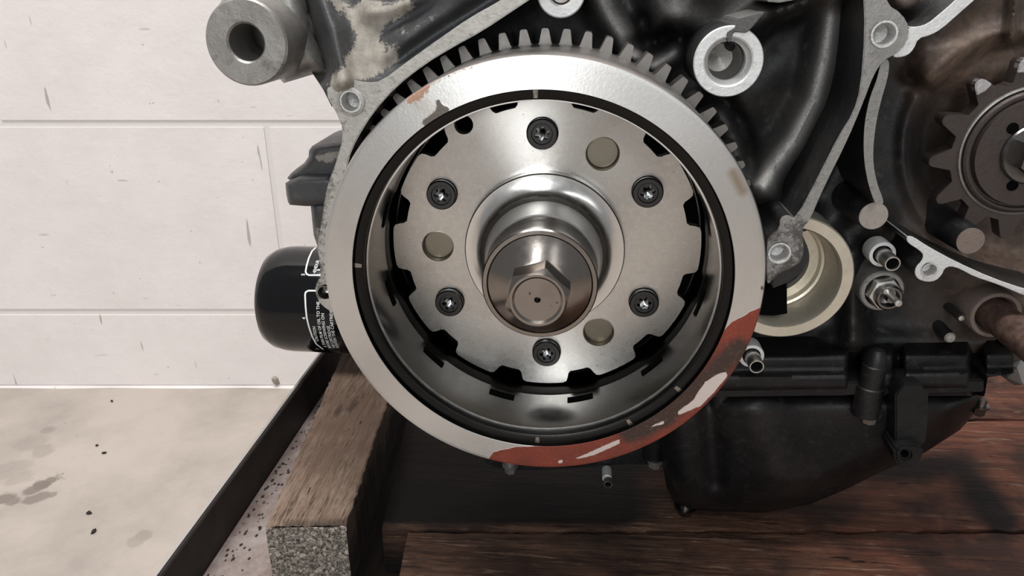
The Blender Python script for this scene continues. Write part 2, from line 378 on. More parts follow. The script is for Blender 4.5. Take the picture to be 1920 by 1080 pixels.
fl = wbox('floor', -1900, 1900, -1800, WV+3, FLOOR-60, FLOOR, M['concrete']); tag(fl, kind='structure')
# rounded paint bead where the wall meets the floor
V, F_ = [], []
for i, uu in enumerate(np.linspace(-1500, 1500, 61)):
    r = 3.2+1.2*math.sin(i*2.3)
    for a in (0, 30, 60, 90): V.append(W(uu, WV+1-r*(1-math.sin(math.radians(a))), FLOOR+r*(1-math.cos(math.radians(a)))))
for i in range(60):
    for j in range(3): F_.append((i*4+j, i*4+j+1, i*4+5+j, i*4+4+j))
tag(mk('trim_1', V, F_, M['block']), kind='structure')
# chip of masonry against the wall, little debris on the floor
def chip(name, c, r, mat, flat=.45, parent=None):
    bm = bmesh.new(); bmesh.ops.create_icosphere(bm, subdivisions=1, radius=1)
    V = np.array([v.co[:] for v in bm.verts]); F_ = [tuple(v.index for v in f.verts) for f in bm.faces]; bm.free()
    V = V*(1+rng.uniform(-.25, .25, (len(V), 1))); V = V*np.array([r, r*.7, r*flat]); a = rng.uniform(0, 6)
    V = np.stack([V[:, 0]*math.cos(a)-V[:, 1]*math.sin(a), V[:, 0]*math.sin(a)+V[:, 1]*math.cos(a), V[:, 2]], -1)
    V[:, 2] -= V[:, 2].min(); return mk(name, V+np.array(c), F_, mat, parent, smooth_=False)
n = NT('masonry_chip'); n.set((.3, .26, .22), .8, 0.0); M['chip'] = n.m
tag(chip('masonry_chip', Pz(520, 724, FLOOR), 7, M['chip'], 1.1), 'small brown-grey masonry chip leaning at the foot of the white wall', 'chip')
fd = [((167, 963), 2.8, 'dark crumb lying alone on the concrete near its middle'), ((176, 998), 3.2, 'larger dark ringed crumb low on the concrete floor'),
      ((196, 850), 2.4, 'dark crumb on the concrete below a small pair'), ((182, 836), 2.0, 'upper left dark crumb of the pair on the concrete'),
      ((210, 753), 2.2, 'thin dark splinter on the floor near the wall')]
for (q, r, lb) in fd: tag(chip('floor_crumb', Pz(*q, FLOOR), r, M['grit'], .4), lb, 'crumb', 'dark crumbs on the concrete floor')

# steel angle rail, timber beam, planks
ZP = -138.0; ZB = -107.0
ZR = -115.5
a0, a1 = Pz(290, 1080, ZR), Pz(572, 700, ZR)
dr = (a1-a0)/np.linalg.norm(a1-a0); nx = np.array([dr[1], -dr[0], 0]); s0, s1 = a0-dr*160, a0+dr*560
rail = empty('steel_angle_rail', (*(s0[:2]), ZP-4), 'dark steel angle rail with a thin worn top edge running toward the white wall', 'rail')
def along(name, p, q, o0, o1, z0, z1, mat, parent, bev=0, **kw):
    V = [p+nx*o0, p+nx*o1, q+nx*o1, q+nx*o0]; V = [np.array([v[0], v[1], z]) for z in (z0, z1) for v in V]
    o = mk(name, V, box_vf((0, 0, 0), (1, 1, 1))[1], mat, parent)
    if bev: bevel(o, bev)
    return o
along('upright_flange', s0, s1, 0, 2.5, ZP-4, ZR, M['angle'], rail, .4)
along('worn_edge', s0, s1, -.3, 1.0, ZR, ZR+.5, M['edge'], rail)
along('base_flange', s0, s1, 2.5, 48, ZP-4, ZP, M['dusty'], rail, .4)
for t in (250, 520): along('leg', s0+dr*t, s0+dr*(t+30), 3, 22, FLOOR, ZP-4, M['angle'], rail)
# grit on the base flange
V, F_ = [], []
for i in range(260):
    q = s0+dr*rng.uniform(120, 420)+nx*(4.5+abs(rng.normal(0, 9))); r = rng.uniform(.25, .95); b0 = len(V)
    for k in range(4): V.append((q[0]+r*math.cos(k*PI/2+i), q[1]+1.6*r*math.sin(k*PI/2+i), ZP))
    V.append((q[0], q[1], ZP+r*.6)); F_ += [(b0+k, b0+(k+1) % 4, b0+4) for k in range(4)]
tag(mk('grit', V, F_, M['grit']), 'black grit scattered along the dusty flange beside the beam', 'grit', kind='stuff')

# beam
b = [Pz(*q, ZB) for q in ((498, 986), (649, 984))]; bl, br = b; far_l = Pz(643, 660, ZB); far_r = Pz(724, 762, ZB)
dl = (far_l-bl)/np.linalg.norm(far_l-bl); drr = (far_r-br)/np.linalg.norm(far_r-br)
NL, NW = 120, 18; V, F_ = [], []
LEN = 330.0
for i in range(NL+1):
    for j in range(NW+1):
        s = LEN*i/NL; p = bl+dl*s; q = br+drr*s; v = p+(q-p)*j/NW; z = ZB+rng.normal(0, .12)
        if j == NW or j == 0: v = v+np.array([rng.normal(0, .25), 0, 0]); z -= .5
        if i == 0: z -= .6; v = v+np.array([0, rng.normal(0, .3), 0])
        V.append((v[0], v[1], z))
for i in range(NL):
    for j in range(NW): a = i*(NW+1)+j; F_.append((a, a+1, a+NW+2, a+NW+1))
ring = [j for j in range(NW+1)]+[i*(NW+1)+NW for i in range(1, NL+1)]+[NL*(NW+1)+j for j in range(NW-1, -1, -1)]+[i*(NW+1) for i in range(NL-1, 0, -1)]
V = np.array(V); low = V[ring].copy(); low[:, 2] = ZP; n0 = len(V)
V = np.concatenate([V, low]); m_ = len(ring)
side = [(ring[i], ring[(i+1) % m_], n0+(i+1) % m_, n0+i) for i in range(m_)]
F_ = F_+side[NW:]                                    # near end is closed by the end-grain piece
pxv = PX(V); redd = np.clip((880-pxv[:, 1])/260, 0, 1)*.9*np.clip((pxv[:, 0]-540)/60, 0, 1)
drk = np.where(V[:, 2] < ZB-5, 1.0, 0.0); drk[[i*(NW+1)+NW for i in range(NL+1)]] = .5  # side faces blackened: painted shade as well as oil stain
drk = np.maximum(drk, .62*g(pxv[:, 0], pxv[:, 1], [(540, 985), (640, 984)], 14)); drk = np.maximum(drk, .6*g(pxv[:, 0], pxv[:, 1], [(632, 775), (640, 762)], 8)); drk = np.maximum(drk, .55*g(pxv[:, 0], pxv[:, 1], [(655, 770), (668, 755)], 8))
beam = empty('timber_beam', (*(bl+br)[:2]/2, ZP), 'weathered timber beam with rough grey end grain lying on the steel angle', 'beam')
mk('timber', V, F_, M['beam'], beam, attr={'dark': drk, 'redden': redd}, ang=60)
# end grain face, dimpled
V, F_ = [], []; NU, NVV = 60, 26
for i in range(NU+1):
    for j in range(NVV+1):
        p = bl+(br-bl)*i/NU; e = .0 if i in (0, NU) or j in (0, NVV) else 1
        V.append((p[0], p[1]-.6+e*rng.normal(0, .32), ZB-.4-(ZB-.4-ZP)*j/NVV))
for i in range(NU):
    for j in range(NVV): a = i*(NVV+1)+j; F_.append((a, a+1, a+NVV+2, a+NVV+1))
mk('end_grain', V, F_, M['endgrain'], beam, ang=70)
# planks (parallel with the wall)
def plank(name, u0, u1, v0, v1, z1, th, label, seed):
    r_ = np.random.default_rng(seed); NU, NV = 90, 14; V, F_ = [], []
    for i in range(NU+1):
        for j in range(NV+1):
            e = j in (0, NV); V.append(W(u0+(u1-u0)*i/NU, v0+(v1-v0)*j/NV+(r_.normal(0, .5) if e else 0), z1+r_.normal(0, .12)-(1.2 if e else 0)))
    for i in range(NU):
        for j in range(NV): a = i*(NV+1)+j; F_.append((a, a+NV+1, a+NV+2, a+1))
    ring = [i*(NV+1) for i in range(NU+1)]+[NU*(NV+1)+j for j in range(1, NV+1)]+[i*(NV+1)+NV for i in range(NU-1, -1, -1)]+[j for j in range(NV-1, 0, -1)]
    V = np.array(V); low = V[ring].copy(); low[:, 2] = z1-th; n0 = len(V); V = np.concatenate([V, low]); m = len(ring)
    F_ += [(ring[k], ring[(k+1) % m], n0+(k+1) % m, n0+k) for k in range(m)]+[tuple(range(n0, n0+m))]
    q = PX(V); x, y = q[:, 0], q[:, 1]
    dark = np.clip((1300-x)/160, 0, 1)*np.clip((992-y)/8, 0, 1)*.98 + .85*g(x, y, [(1650, 880), (1800, 870), (1880, 980)], 38) + .55*g(x, y, [(1300, 950), (1600, 950)], 30) + .5*g(x, y, [(1180, 1060), (1120, 1000)], 60)  # left part under the engine: oil soak plus painted shade
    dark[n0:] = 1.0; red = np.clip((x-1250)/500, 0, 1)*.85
    return tag(mk(name, V, F_, M['plank'], attr={'dark': np.clip(dark, 0, 1), 'redden': red}, ang=60), label, 'plank')
pv = lambda q: float((Pz(*q, ZP)-CAM)@HD)
v_e = pv((1300, 996)); u_l = float((Pz(764, 1000, ZP)-CAM)@RT)
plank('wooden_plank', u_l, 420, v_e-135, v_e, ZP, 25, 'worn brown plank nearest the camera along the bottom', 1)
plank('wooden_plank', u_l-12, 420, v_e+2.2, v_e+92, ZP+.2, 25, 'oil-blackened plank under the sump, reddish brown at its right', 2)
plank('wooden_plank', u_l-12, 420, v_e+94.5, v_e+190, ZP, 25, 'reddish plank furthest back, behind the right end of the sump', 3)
sup = tag(wbox('support_timber', u_l-36, u_l+40, v_e-135, v_e+200, ZP-60, ZP-26, M['darkwood']), 'oil-black timber in the gap between the beam and the plank ends', 'timber')  # added block, near-black so the gap beside the beam fills with shade
# cross rail carrying the planks
stand = empty('bench_stand', W(170, v_e, FLOOR), 'dark steel stand carrying the wooden planks from below', 'stand')
wbox('cross_bar', u_l+30, 410, v_e-20, v_e+20, ZP-65, ZP-25, M['angle'], stand); wbox('leg', u_l+30, u_l+70, v_e-20, v_e+20, FLOOR, ZP-65, M['angle'], stand); wbox('leg', 370, 410, v_e-20, v_e+20, FLOOR, ZP-65, M['angle'], stand)

# ================================================================== CRANKCASE
case = empty('engine_crankcase', (60, 90, ZP), 'black motorcycle engine crankcase with bright gasket faces standing on the planks', 'engine')
def cav(x, y):
    d = np.full(np.shape(x), 64.0)
    # rotor cavity
    d -= 24*g(x, y, [(1568, -30), (1560, 40), (1548, 110), (1528, 190), (1490, 265), (1447, 320), (1425, 345)], 30)
    d -= 17*g(x, y, [(1440, 360), (1500, 400)], 26)
    d -= 22*g(x, y, [(1590, -30), (1500, 5), (1440, 25), (1405, 52), (1372, 80)], 24)
    d -= 8*g(x, y, [(1400, 180), (1470, 120), (1500, 60)], 60)
    d -= 13*g(x, y, [(1118, -20), (1140, 30), (1172, 80), (1190, 105)], 24)
    d -= 11*g(x, y, [(1232, -10), (1245, 40)], 36)
    d -= 12*g(x, y, [(1290, 30), (1300, -20)], 34)
    d -= 12*g(x, y, [(1225, 130), (1262, 105), (1275, 85)], 20)
    d += 9*g(x, y, [(1205, 40), (1215, 90), (1250, 60)], 14)
    d += 10*g(x, y, [(1190, 85), (1260, 70), (1310, 90)], 14)
    d += 8*g(x, y, [(1355, 185), (1385, 225), (1405, 270), (1410, 330)], 13)
    d -= 9*g(x, y, [(1340, 200), (1372, 250), (1385, 320)], 18)
    d += 9*g(x, y, [(1597, -20), (1590, 150), (1545, 270), (1500, 360)], 26)
    # sprocket side
    r = np.hypot(x-1922, y-283); s = lambda a, b, t: np.clip((t-a)/(b-a), 0, 1)**2*(3-2*np.clip((t-a)/(b-a), 0, 1))
    B = s(1640, 1690, x)
    d += B*(-10*np.exp(-((y-130)/55)**2)*s(1690, 1740, x) + 11*s(232, 186, r) - 4*np.exp(-((r-222)/20)**2))
    d -= 13*g(x, y, [(1905, -20), (1895, 70)], 10)
    d -= 6*g(x, y, [(1800, -20), (1770, 40)], 30)
    d += 8*g(x, y, [(1700, 140), (1735, 170)], 12)
    d -= 12*g(x, y, [(1600, 480), (1600, 640)], 22)
    d -= 6*g(x, y, [(1560, 640), (1900, 650)], 26)
    d -= 9*g(x, y, [(1665, 505)], 48)
    d -= 5*g(x, y, [(1700, 460), (1800, 520), (1920, 570)], 34)
    d -= 12*g(x, y, [(1868, 588)], 60)
    d -= 7*g(x, y, [(1640, 410), (1590, 440)], 30)
    return d
out = [(640, -60), (2040, -60), (2040, 660), (1850, 690), (1560, 690), (1300, 690), (1000, 560), (700, 560), (672, 420), (662, 330), (676, 240), (760, 130), (850, 60)]
brown = lambda x, y: np.clip(.9*np.exp(-(((x-1800)/130)**2+((y-125)/60)**2))+.45*np.clip((x-1680)/150, 0, 1)+.5*g(x, y, [(1760, 420), (1920, 530)], 60), 0, 1)*np.clip((x-1650)/60, 0, 1)
ridge_sheen = lambda x, y: np.clip(.95*g(x, y, [(1560, 40), (1548, 110), (1526, 190), (1487, 265), (1443, 322), (1425, 345)], 24)+.5*g(x, y, [(1118, -20), (1140, 30), (1172, 80), (1188, 110)], 17)+.35*g(x, y, [(1225, 130), (1262, 105)], 14)+.3*g(x, y, [(1310, 30), (1330, 50)], 18)+.25*g(x, y, [(1350, 220), (1385, 320)], 18)+.16*g(x, y, [(1235, 0)], 40), 0, 1)  # ridges paled: worn grey plus the light they catch, painted in
msk = lambda x, y: .52*g(x, y, [(1120, 0), (1150, 40), (1185, 90)], 20)+.42*g(x, y, [(1430, 330), (1470, 280), (1520, 200), (1550, 60)], 26)
solid('cavity_wall', out, cav, 95, M['black'], case, step=7.5, edge=9, masks={'brown': brown, 'mask': lambda x, y: 0*x, 'dust': ridge_sheen}, ang=80)

# gasket flange left of the rotor
fl_out = [(606, 168), (630, 158), (655, 148), (690, 155), (715, 152), (760, 118), (820, 75), (880, 33), (940, 0), (985, -30), (1060, -40), (1030, -25), (962, 20), (905, 58), (850, 88), (800, 118), (745, 160), (700, 210), (668, 262), (653, 298), (650, 330),
          (655, 480), (680, 600), (652, 600), (620, 585), (604, 574), (595, 562), (590, 545), (594, 528), (602, 518), (599, 490), (595, 470), (596, 455), (602, 420), (607, 380), (614, 345), (632, 300), (643, 255), (639, 229)]
solid('gasket_flange', smooth(fl_out, 1), 26, 62, M['flange'], case, side=M['blackside'], holes=[circ(658, 190, 17, 28), circ(609, 548, 14, 20)], bev=.35, edge=14, masks={'grit': lambda x, y: .5*g(x, y, [(640, 230), (612, 345), (600, 480), (595, 560)], 12)+.33*g(x, y, [(700, 160), (900, 30)], 16)})
def insert(px, py, rpx, y, slot=False, mat='steel_plain', depth=3.6, parent=case, name='threaded_insert'):
    c = P(px, py, y); r = rpx/ (PX(c+np.array([1, 0, 0]))-PX(c))[0]
    prof = [(r*1.02, y-.6), (r*.86, y-.6), (r*.8, y)]
    for i in range(8): prof += [(r*.8, y+depth*i/8+.3), (r*.74, y+depth*i/8+.8)]
    prof += [(r*.5, y+depth+.5), (0.0, y+depth+1.6)]
    o = lathe(name, prof, (c[0], 0, c[2]), M[mat], parent, n=32, cap=False)
    return o
insert(658, 190, 20, 26, mat='thread', depth=5); insert(609, 548, 14, 27, mat='darksteel')
lathe('hole_ring', [(20/5.35*1.25, 26), (20/5.35*1.25, 25.4), (20/5.35, 25.1), (20/5.35, 26)], (P(658, 190, 26)[0], 0, P(658, 190, 26)[2]), M['flange'], case, n=40, closed=True)

# upper left casing, slate paint peeling to residue
co = [(480, -60), (520, 30), (560, 100), (585, 136), (606, 168), (622, 200), (660, 170), (715, 160), (770, 120), (830, 78), (890, 36), (950, 2), (1010, -40), (1010, -70)]
def casd(x, y):
    e = [(606, 168), (715, 155), (830, 75), (950, 0), (1010, -40)]
    dd = seg_dist(x, y, e); d = 28+np.clip(dd, 0, 400)*.085
    d += 3.5*np.clip((x-700)/60, 0, 1)*np.sin(dd/9.5)*np.exp(-dd/120)
    d -= 9*g(x, y, [(590, -40), (625, 60), (640, 150)], 22); d += 9*g(x, y, [(510, -40), (560, 60), (600, 130)], 30)
    d -= 5*g(x, y, [(700, 20), (860, -20)], 20); d += 5*g(x, y, [(740, -10), (760, -30)], 30)
    return d
res = lambda x, y: .95*g(x, y, [(690, 20), (690, 75), (665, 130), (640, 160)], 26)+.8*g(x, y, [(700, 125), (735, 105)], 22)+.75*g(x, y, [(700, 40), (760, 10)], 22)+.6*g(x, y, [(610, -10), (660, 30)], 18)+.45*g(x, y, [(760, 60), (820, 30)], 12)
solid('cylinder_base', co, casd, 75, M['slate'], case, step=6, edge=7, masks={'mask': res}, ang=70)
# mounting arm and boss
ao = [(403, 22), (425, -15), (470, -60), (560, -60), (590, 60), (625, 145), (585, 140), (532, 156), (500, 120), (450, 60)]
solid('mounting_arm', ao, puff(30, ao, 34, 16), 60, M['boss'], case, step=7, edge=8, ang=70)
c = P(461, 80, 14); lathe('mounting_boss', [(5.6, 42), (5.6, 14.6), (6.2, 14), (12.4, 14), (13.0, 14.7), (13.2, 44)], (c[0], 0, c[2]), M['boss'], case, n=72, closed=True)

# bracket housings left of the rotor, above the filter
o1 = smooth([(578, 300), (580, 276), (600, 268), (660, 262), (670, 345), (575, 340), (535, 338), (548, 322)], 1)
solid('bracket_top', o1, puff(58, o1, 14, 8), 95, M['slate'], case, step=5, edge=6, masks={'mask': lambda x, y: .75*g(x, y, [(600, 298), (640, 290)], 12)}, ang=70)
o2 = smooth([(534, 333), (640, 328), (660, 385), (545, 387), (538, 375)], 1)
solid('bracket_block', o2, puff(50, o2, 10, 5), 95, M['slate'], case, step=5, edge=6, ang=70)
o3 = [(582, 380), (640, 380), (650, 470), (598, 470), (588, 440)]
solid('bracket_neck', o3, puff(54, o3, 10, 5), 95, M['slate'], case, step=6, edge=6, masks={'mask': lambda x, y: .6*g(x, y, [(595, 430), (600, 465)], 9)}, ang=70)

# right gasket strip with its lugs
rs = [(1618, -40), (1622, 60), (1614, 165), (1600, 212), (1571, 258), (1541, 318), (1492, 412), (1478, 402), (1463, 408), (1462, 428), (1446, 440), (1438, 452), (1438, 535), (1446, 528), (1462, 512), (1485, 503), (1502, 492), (1508, 470), (1505, 440), (1507, 424), (1517, 417),
      (1545, 352), (1590, 262), (1618, 195), (1638, 142), (1655, 115), (1682, 100), (1700, 80), (1706, 52), (1692, 26), (1664, 8), (1652, -40)]
solid('gasket_strip', smooth(rs, 1), 26, 62, M['stripm'], case, side=M['blackside'], holes=[circ(1657, 64, 22, 28), circ(1461, 474, 19, 28)], bev=.3, edge=16, masks={'grit': lambda x, y: .62*g(x, y, [(1450, 440), (1500, 440), (1500, 490), (1450, 520)], 26)+.42*g(x, y, [(1500, 410), (1535, 340)], 14)+.3*g(x, y, [(1600, 220), (1630, 150)], 20)})
insert(1657, 64, 25, 26, mat='thread', depth=5); insert(1461, 474, 21, 26, mat='thread', depth=5)
br_ = [(1703, 50), (1722, 50), (1740, 44), (1762, 26), (1790, 2), (1830, -40), (1870, -40), (1832, -4), (1800, 24), (1765, 55), (1745, 66), (1722, 72), (1714, 92), (1702, 104), (1684, 108), (1672, 106), (1690, 92), (1702, 72)]
solid('branch_face', smooth(br_, 1), 27, 60, M['white_alu'], case, side=M['blackside'], bev=.25)
rb = [(1652, 113), (1668, 110), (1666, 142), (1652, 188), (1641, 238), (1636, 296), (1643, 340), (1657, 376), (1655, 384), (1646, 386), (1638, 376), (1626, 338), (1619, 292), (1620, 236), (1630, 184), (1645, 148)]
solid('curved_rib', smooth(rb, 2), 30, 66, M['stripm'], case, side=M['blackside'], bev=.25, masks={'grit': lambda x, y: .25+0*x})
for (q, r, mt) in (((1638, 405), 25, 'pad'), ((1820, 452), 24, 'rustpad')):
    c = P(*q, 38); s_ = r/5.13; lathe('cast_pad', [(s_*1.35, 70), (s_*1.15, 48), (s_*1.02, 38.6), (s_*.99, 38.3)], (c[0], 0, c[2]), M['blackside'], case, n=40)
    lathe('pad_face', [(s_*1.0, 38.6), (s_*.98, 38), (0, 38)], (c[0], 0, c[2]), M[mt], case, n=40)
rl = [(1700, 447), (1702, 442), (1713, 444), (1738, 461), (1793, 491), (1860, 521), (1925, 543), (2000, 560), (2000, 580), (1925, 556), (1871, 533), (1827, 519), (1800, 504), (1782, 499), (1771, 504), (1767, 515), (1755, 527), (1738, 529), (1722, 524), (1715, 513), (1718, 500), (1729, 489), (1732, 478), (1724, 469), (1703, 456)]
solid('lower_gasket_rail', smooth(rl, 1), 36, 66, M['white_alu'], case, side=M['blackside'], holes=[circ(1742, 506, 13, 24)], bev=.25)
insert(1742, 506, 15, 36, mat='thread')
# silver bosses in the cavity
c = P(1366, 116, 34)
lathe('silver_boss', [(6.1, 52), (6.1, 37.5), (7.2, 36.2), (7.4, 34.4), (7.9, 34), (10.7, 34), (11.0, 34.4), (11.0, 35)], (c[0], 0, c[2]), M['white_alu'], case, n=64, cap=False)
lathe('boss_wall', [(11.0, 35), (11.1, 66), (6, 66)], (c[0], 0, c[2]), M['blackside'], case, n=64, cap=False)
lathe('boss_bore', [(6.1, 40), (5.9, 44), (4.5, 49), (0, 50.5)], (c[0]-.6, 0, c[2]), M['boss'], case, n=48, cap=False)
o = [(1384, 36), (1436, 22), (1410, 52), (1400, 62), (1376, 60), (1370, 80), (1366, 80), (1362, 62), (1378, 52)]
solid('boss_web', o, 33.2, 60, M['black'], case, bev=.4, masks={'dust': lambda x, y: .35+0*x})
c = P(1052, -14, 30)
lathe('silver_boss', [(3.6, 48), (3.6, 31), (4.2, 30), (7.1, 30), (7.5, 30.5), (7.5, 31)], (c[0], 0, c[2]), M['white_alu'], case, n=56, cap=False)
lathe('boss_wall', [(7.5, 31), (7.6, 62), (4, 62)], (c[0], 0, c[2]), M['blackside'], case, n=56, cap=False)
lathe('boss_screw', [(3.4, 34), (3.0, 31.6), (0, 31)], (c[0], 0, c[2]), M['zinc'], case, n=32)
o = [(1425, -40), (1525, -40), (1500, -2), (1462, 5), (1438, 3)]
solid('upper_ledge', o, 36, 60, M['stripm'], case, bev=.4)
o = smooth([(1652, -40), (1740, -40), (1725, 5), (1700, 22), (1672, 5)], 1)
solid('brown_ledge', o, puff(38, o, 12, 5), 60, M['rustpad'], case, step=8, edge=8, ang=70)

# starter bore (lathe) with its cream sleeve
c = P(1475, 523, 42); sb = 5.06
lathe('bore_ring', [(19.3, 60), (19.1, 43.2), (19.6, 42.2), (23.3, 42.2), (23.8, 42.8), (24.0, 62)], (c[0], 0, c[2]), M['cream'], case, n=96, closed=True)
lathe('bore_sleeve', [(19.0, 46), (18.0, 54), (17.8, 58), (16.9, 58.4), (16.5, 61), (13.2, 61.2), (12.5, 68), (0, 68)], (c[0], 0, c[2]), M['cream'], case, n=96, ang=25, cap=False)
o = [(1425, 560), (1450, 525), (1475, 512), (1476, 588), (1450, 592), (1425, 590)]
solid('bore_opening', o, 46, 58, M['void'], case)  # black plate painting the shadow between lug and bore
o = [(1500, 430), (1514, 462), (1514, 490), (1500, 512), (1476, 530), (1450, 540), (1450, 500), (1480, 470)]
solid('lug_web', o, 34, 58, M['blackside'], case)

# lower crankcase: ledges, lip and pockets
lo = [(1320, 640), (1480, 640), (1560, 636), (1600, 634), (1700, 632), (1900, 636), (1900, 700), (1852, 708), (1846, 742), (1340, 742), (1310, 700)]
def lowd(x, y):
    s = lambda a, b, t: np.clip((t-a)/(b-a), 0, 1)**2*(3-2*np.clip((t-a)/(b-a), 0, 1))
    yy = y+(x-1600)*.012
    d = 60-14*s(636, 672, yy)-5*s(692, 706, yy)+4*s(726, 738, yy)
    d += 16*np.exp(-((x-1604)/11)**4)+9*np.exp(-((x-1684)/9)**4)+14*np.exp(-((x-1832)/12)**4)
    d -= 6*g(x, y, [(1362, 655)], 18)
    return d
solid('lower_case', lo, lowd, 100, M['blacksat'], case, step=5, edge=7, ang=80)
# vertical bolt tower
c = P(1637, 700, 42)
zt = lambda py, y=42: float(P(1637, py, y)[2])
lathe('bolt_tower', [(0, zt(652)), (2.2, zt(655)), (3.6, zt(664)), (3.9, zt(682)), (4.4, zt(684)), (4.5, zt(722)), (5.1, zt(724)), (5.2, zt(776)), (0, zt(776))], (c[0], c[1], 0), M['blacksat'], case, n=36, axis='Z')
# small bits
for q, r in (((1803, 597), 1.3), ((1783, 635), 2.0)):
    c = P(*q, 52); lathe('stud_wall', [(r*1.3, 66), (r*1.1, 52.8)], (c[0], 0, c[2]), M['blackside'], case, n=14, cap=False); lathe('rusty_stud', [(r*1.1, 53), (r*.8, 52), (0, 51.8)], (c[0], 0, c[2]), M['zinc' if r < 1.5 else 'pad'], case, n=14)

# ------------------------------------------------------------------ oil pan hanging under the case
pan = empty('oil_pan', (90, 80, ZP), 'satin black oil pan below the crankcase, its rounded end resting on the planks', 'oil pan')
so = [(1236, 800), (1240, 860), (1250, 915), (1266, 945), (1290, 958), (1340, 962), (1440, 960), (1520, 945), (1585, 918), (1650, 886), (1735, 848), (1800, 806), (1836, 765), (1848, 735), (1846, 722), (1600, 726), (1340, 728), (1250, 740)]
def sump(x, y):
    f = puff(44, so, 46, 22)(x, y)-6*g(x, y, [(1420, 760), (1450, 860), (1470, 950)], 55)+5*g(x, y, [(1330, 760), (1340, 900)], 22)+6*np.clip((x-1690)/80, 0, 1)
    return f+6*np.clip((y-900)/60, 0, 1)
solid('sump', so, sump, 120, M['blacksat'], pan, step=7, edge=8, ang=80)
o = [(1330, 722), (1846, 712), (1846, 736), (1600, 742), (1330, 746)]
solid('pan_rail', o, 42, 60, M['blacksat'], pan, bev=.6)
o = smooth([(900, 790), (905, 868), (930, 878), (1000, 884), (1060, 880), (1150, 872), (1262, 872), (1262, 780), (1100, 770)], 1)
solid('front_rail', o, 72, 90, M['blacksat'], pan, bev=.5)
o = smooth([(1678, 722), (1742, 720), (1740, 800), (1733, 842), (1676, 846), (1680, 800)], 1)
solid('bracket', o, 35, 48, M['blacksat'], pan, bev=.5)
o = smooth([(1676, 838), (1733, 834), (1730, 862), (1712, 880), (1690, 880), (1678, 864)], 1)
solid('bracket_lug', o, 31, 44, M['blacksat'], pan, bev=.9, holes=[circ(1698, 853, 8, 14)])
def hexbolt(px, py, y, r, zup=10, mat='zinc', wash=True):
    """flanged hex bolt hanging head down; (px,py) is the underside of its washer"""
    c = P(px, py, y); z = c[2]; p = lathe('bolt', [(r*1.45, z+.2), (r*1.5, z+.6), (r*1.5, z+1.1), (r*.9, z+1.2), (r*.9, z+zup), (0, z+zup)], (c[0], c[1], 0), M[mat], pan, n=24, axis='Z')
    V, F_ = lathe_vf([(0, z-3.4), (r*.9, z-3.4), (r*1.02, z-3.0), (r*1.08, z+.2)], (c[0], c[1], 0), 6, 'Z', ph=.3)
    h = mk('hex_head', V, F_, M[mat], p, ang=20); return p
hexbolt(1631, 779, 42, 2.5, zup=2); hexbolt(1354, 768, 50, 2.3, zup=3); hexbolt(1228, 864, 68, 2.7, mat='boss'); hexbolt(957, 874, 66, 2.5, mat='boss'); hexbolt(1285, 952, 66, 3.4, mat='darksteel'); hexbolt(1838, 764, 62, 2.2, zup=4, mat='darksteel')
c = P(1354, 730, 50); lathe('bolt_tower', [(3.6, float(P(1354, 690, 48)[2])), (3.8, float(P(1354, 764, 48)[2])), (0, float(P(1354, 764, 48)[2]))], (c[0], c[1], 0), M['blacksat'], pan, n=28, axis='Z')
c = P(1226, 850, 70); lathe('bolt_tower', [(5.2, float(P(1226, 800, 70)[2])), (5.0, float(P(1226, 858, 70)[2])), (0, float(P(1226, 860, 70)[2]))], (c[0], c[1], 0), M['blacksat'], pan, n=28, axis='Z')

# ------------------------------------------------------------------ loose-fitting small things on the case
def tube(px, py, y0, rpx, L, label, ring=1.7, y_r=None):
    c = P(px, py, y0); s_ = (PX(c+np.array([1, 0, 0]))-PX(c))[0]; r = rpx/s_
    t = empty('dowel_pin', (c[0], y0+L, c[2]), label, 'pin', 'hollow dowel pins in the crankcase')
    lathe('sleeve', [(r, y0+L), (r, y0+.4), (r*.93, y0), (r*.8, y0), (r*.76, y0+.5), (r*.74, y0+L*.9)], (c[0], 0, c[2]), M['zinc'], t, n=32, closed=True)
    lathe('bore', [(r*.75, y0+1.2), (0, y0+1.6)], (c[0], 0, c[2]), M['void'], t, n=24)
    lathe('machined_ring', [(r*ring, y0+L+6), (r*ring, y0+L-.6), (r*ring*.97, y0+L-1), (r*ring*.72, y0+L-1), (r*ring*.7, y0+L+1)], (c[0]-.3, 0, c[2]+.3), M['white_alu'], case, n=40, closed=True)
    return t
tube(1674, 495, 38, 15.5, 10, 'hollow dowel pin above the hexagonal switch on the black case')
tube(1419, 688, 36, 14.5, 9, 'hollow dowel pin beside the red-brown lower edge of the flywheel')
tube(1140, 909, 60, 8, 5, 'small bright hollow pin under the flywheel against the blackened plank', 1.15)
c = P(1657, 549, 44); sw = empty('pressure_switch', (c[0], 60, c[2]), 'round hexagon-based switch with a bright terminal pin on the black case', 'switch')
lathe('base_ring', [(7.9, 62), (7.9, 46), (7.4, 45.4), (6.2, 45.4), (6.0, 48), (6.0, 60)], (c[0], 0, c[2]), M['stripm'], sw, n=44, closed=True)
V, F_ = lathe_vf([(6.3, 58), (6.3, 43), (5.8, 42.4), (4.6, 42.2), (4.6, 58)], (c[0]+.2, 0, c[2]), 6, 'Y', ph=.2, closed=True); mk('hex_collar', V, F_, M['zinc'], sw, ang=20)
lathe('terminal_body', [(4.9, 58), (4.8, 40), (4.2, 39.4), (3.6, 39.4), (3.4, 43), (1.6, 43.5), (1.3, 38), (0, 38)], (c[0]+.5, 0, c[2]-.3), M['darksteel'], sw, n=36)
e = P(1683, 567, 30); V, F_ = lathe_vf([(1.2, 40), (1.2, 31), (1.4, 30.4), (1.2, 29), (0, 28.8)], (e[0], 0, e[2]), 16); 
mk('terminal_pin', V, F_, M['zinc'], sw)
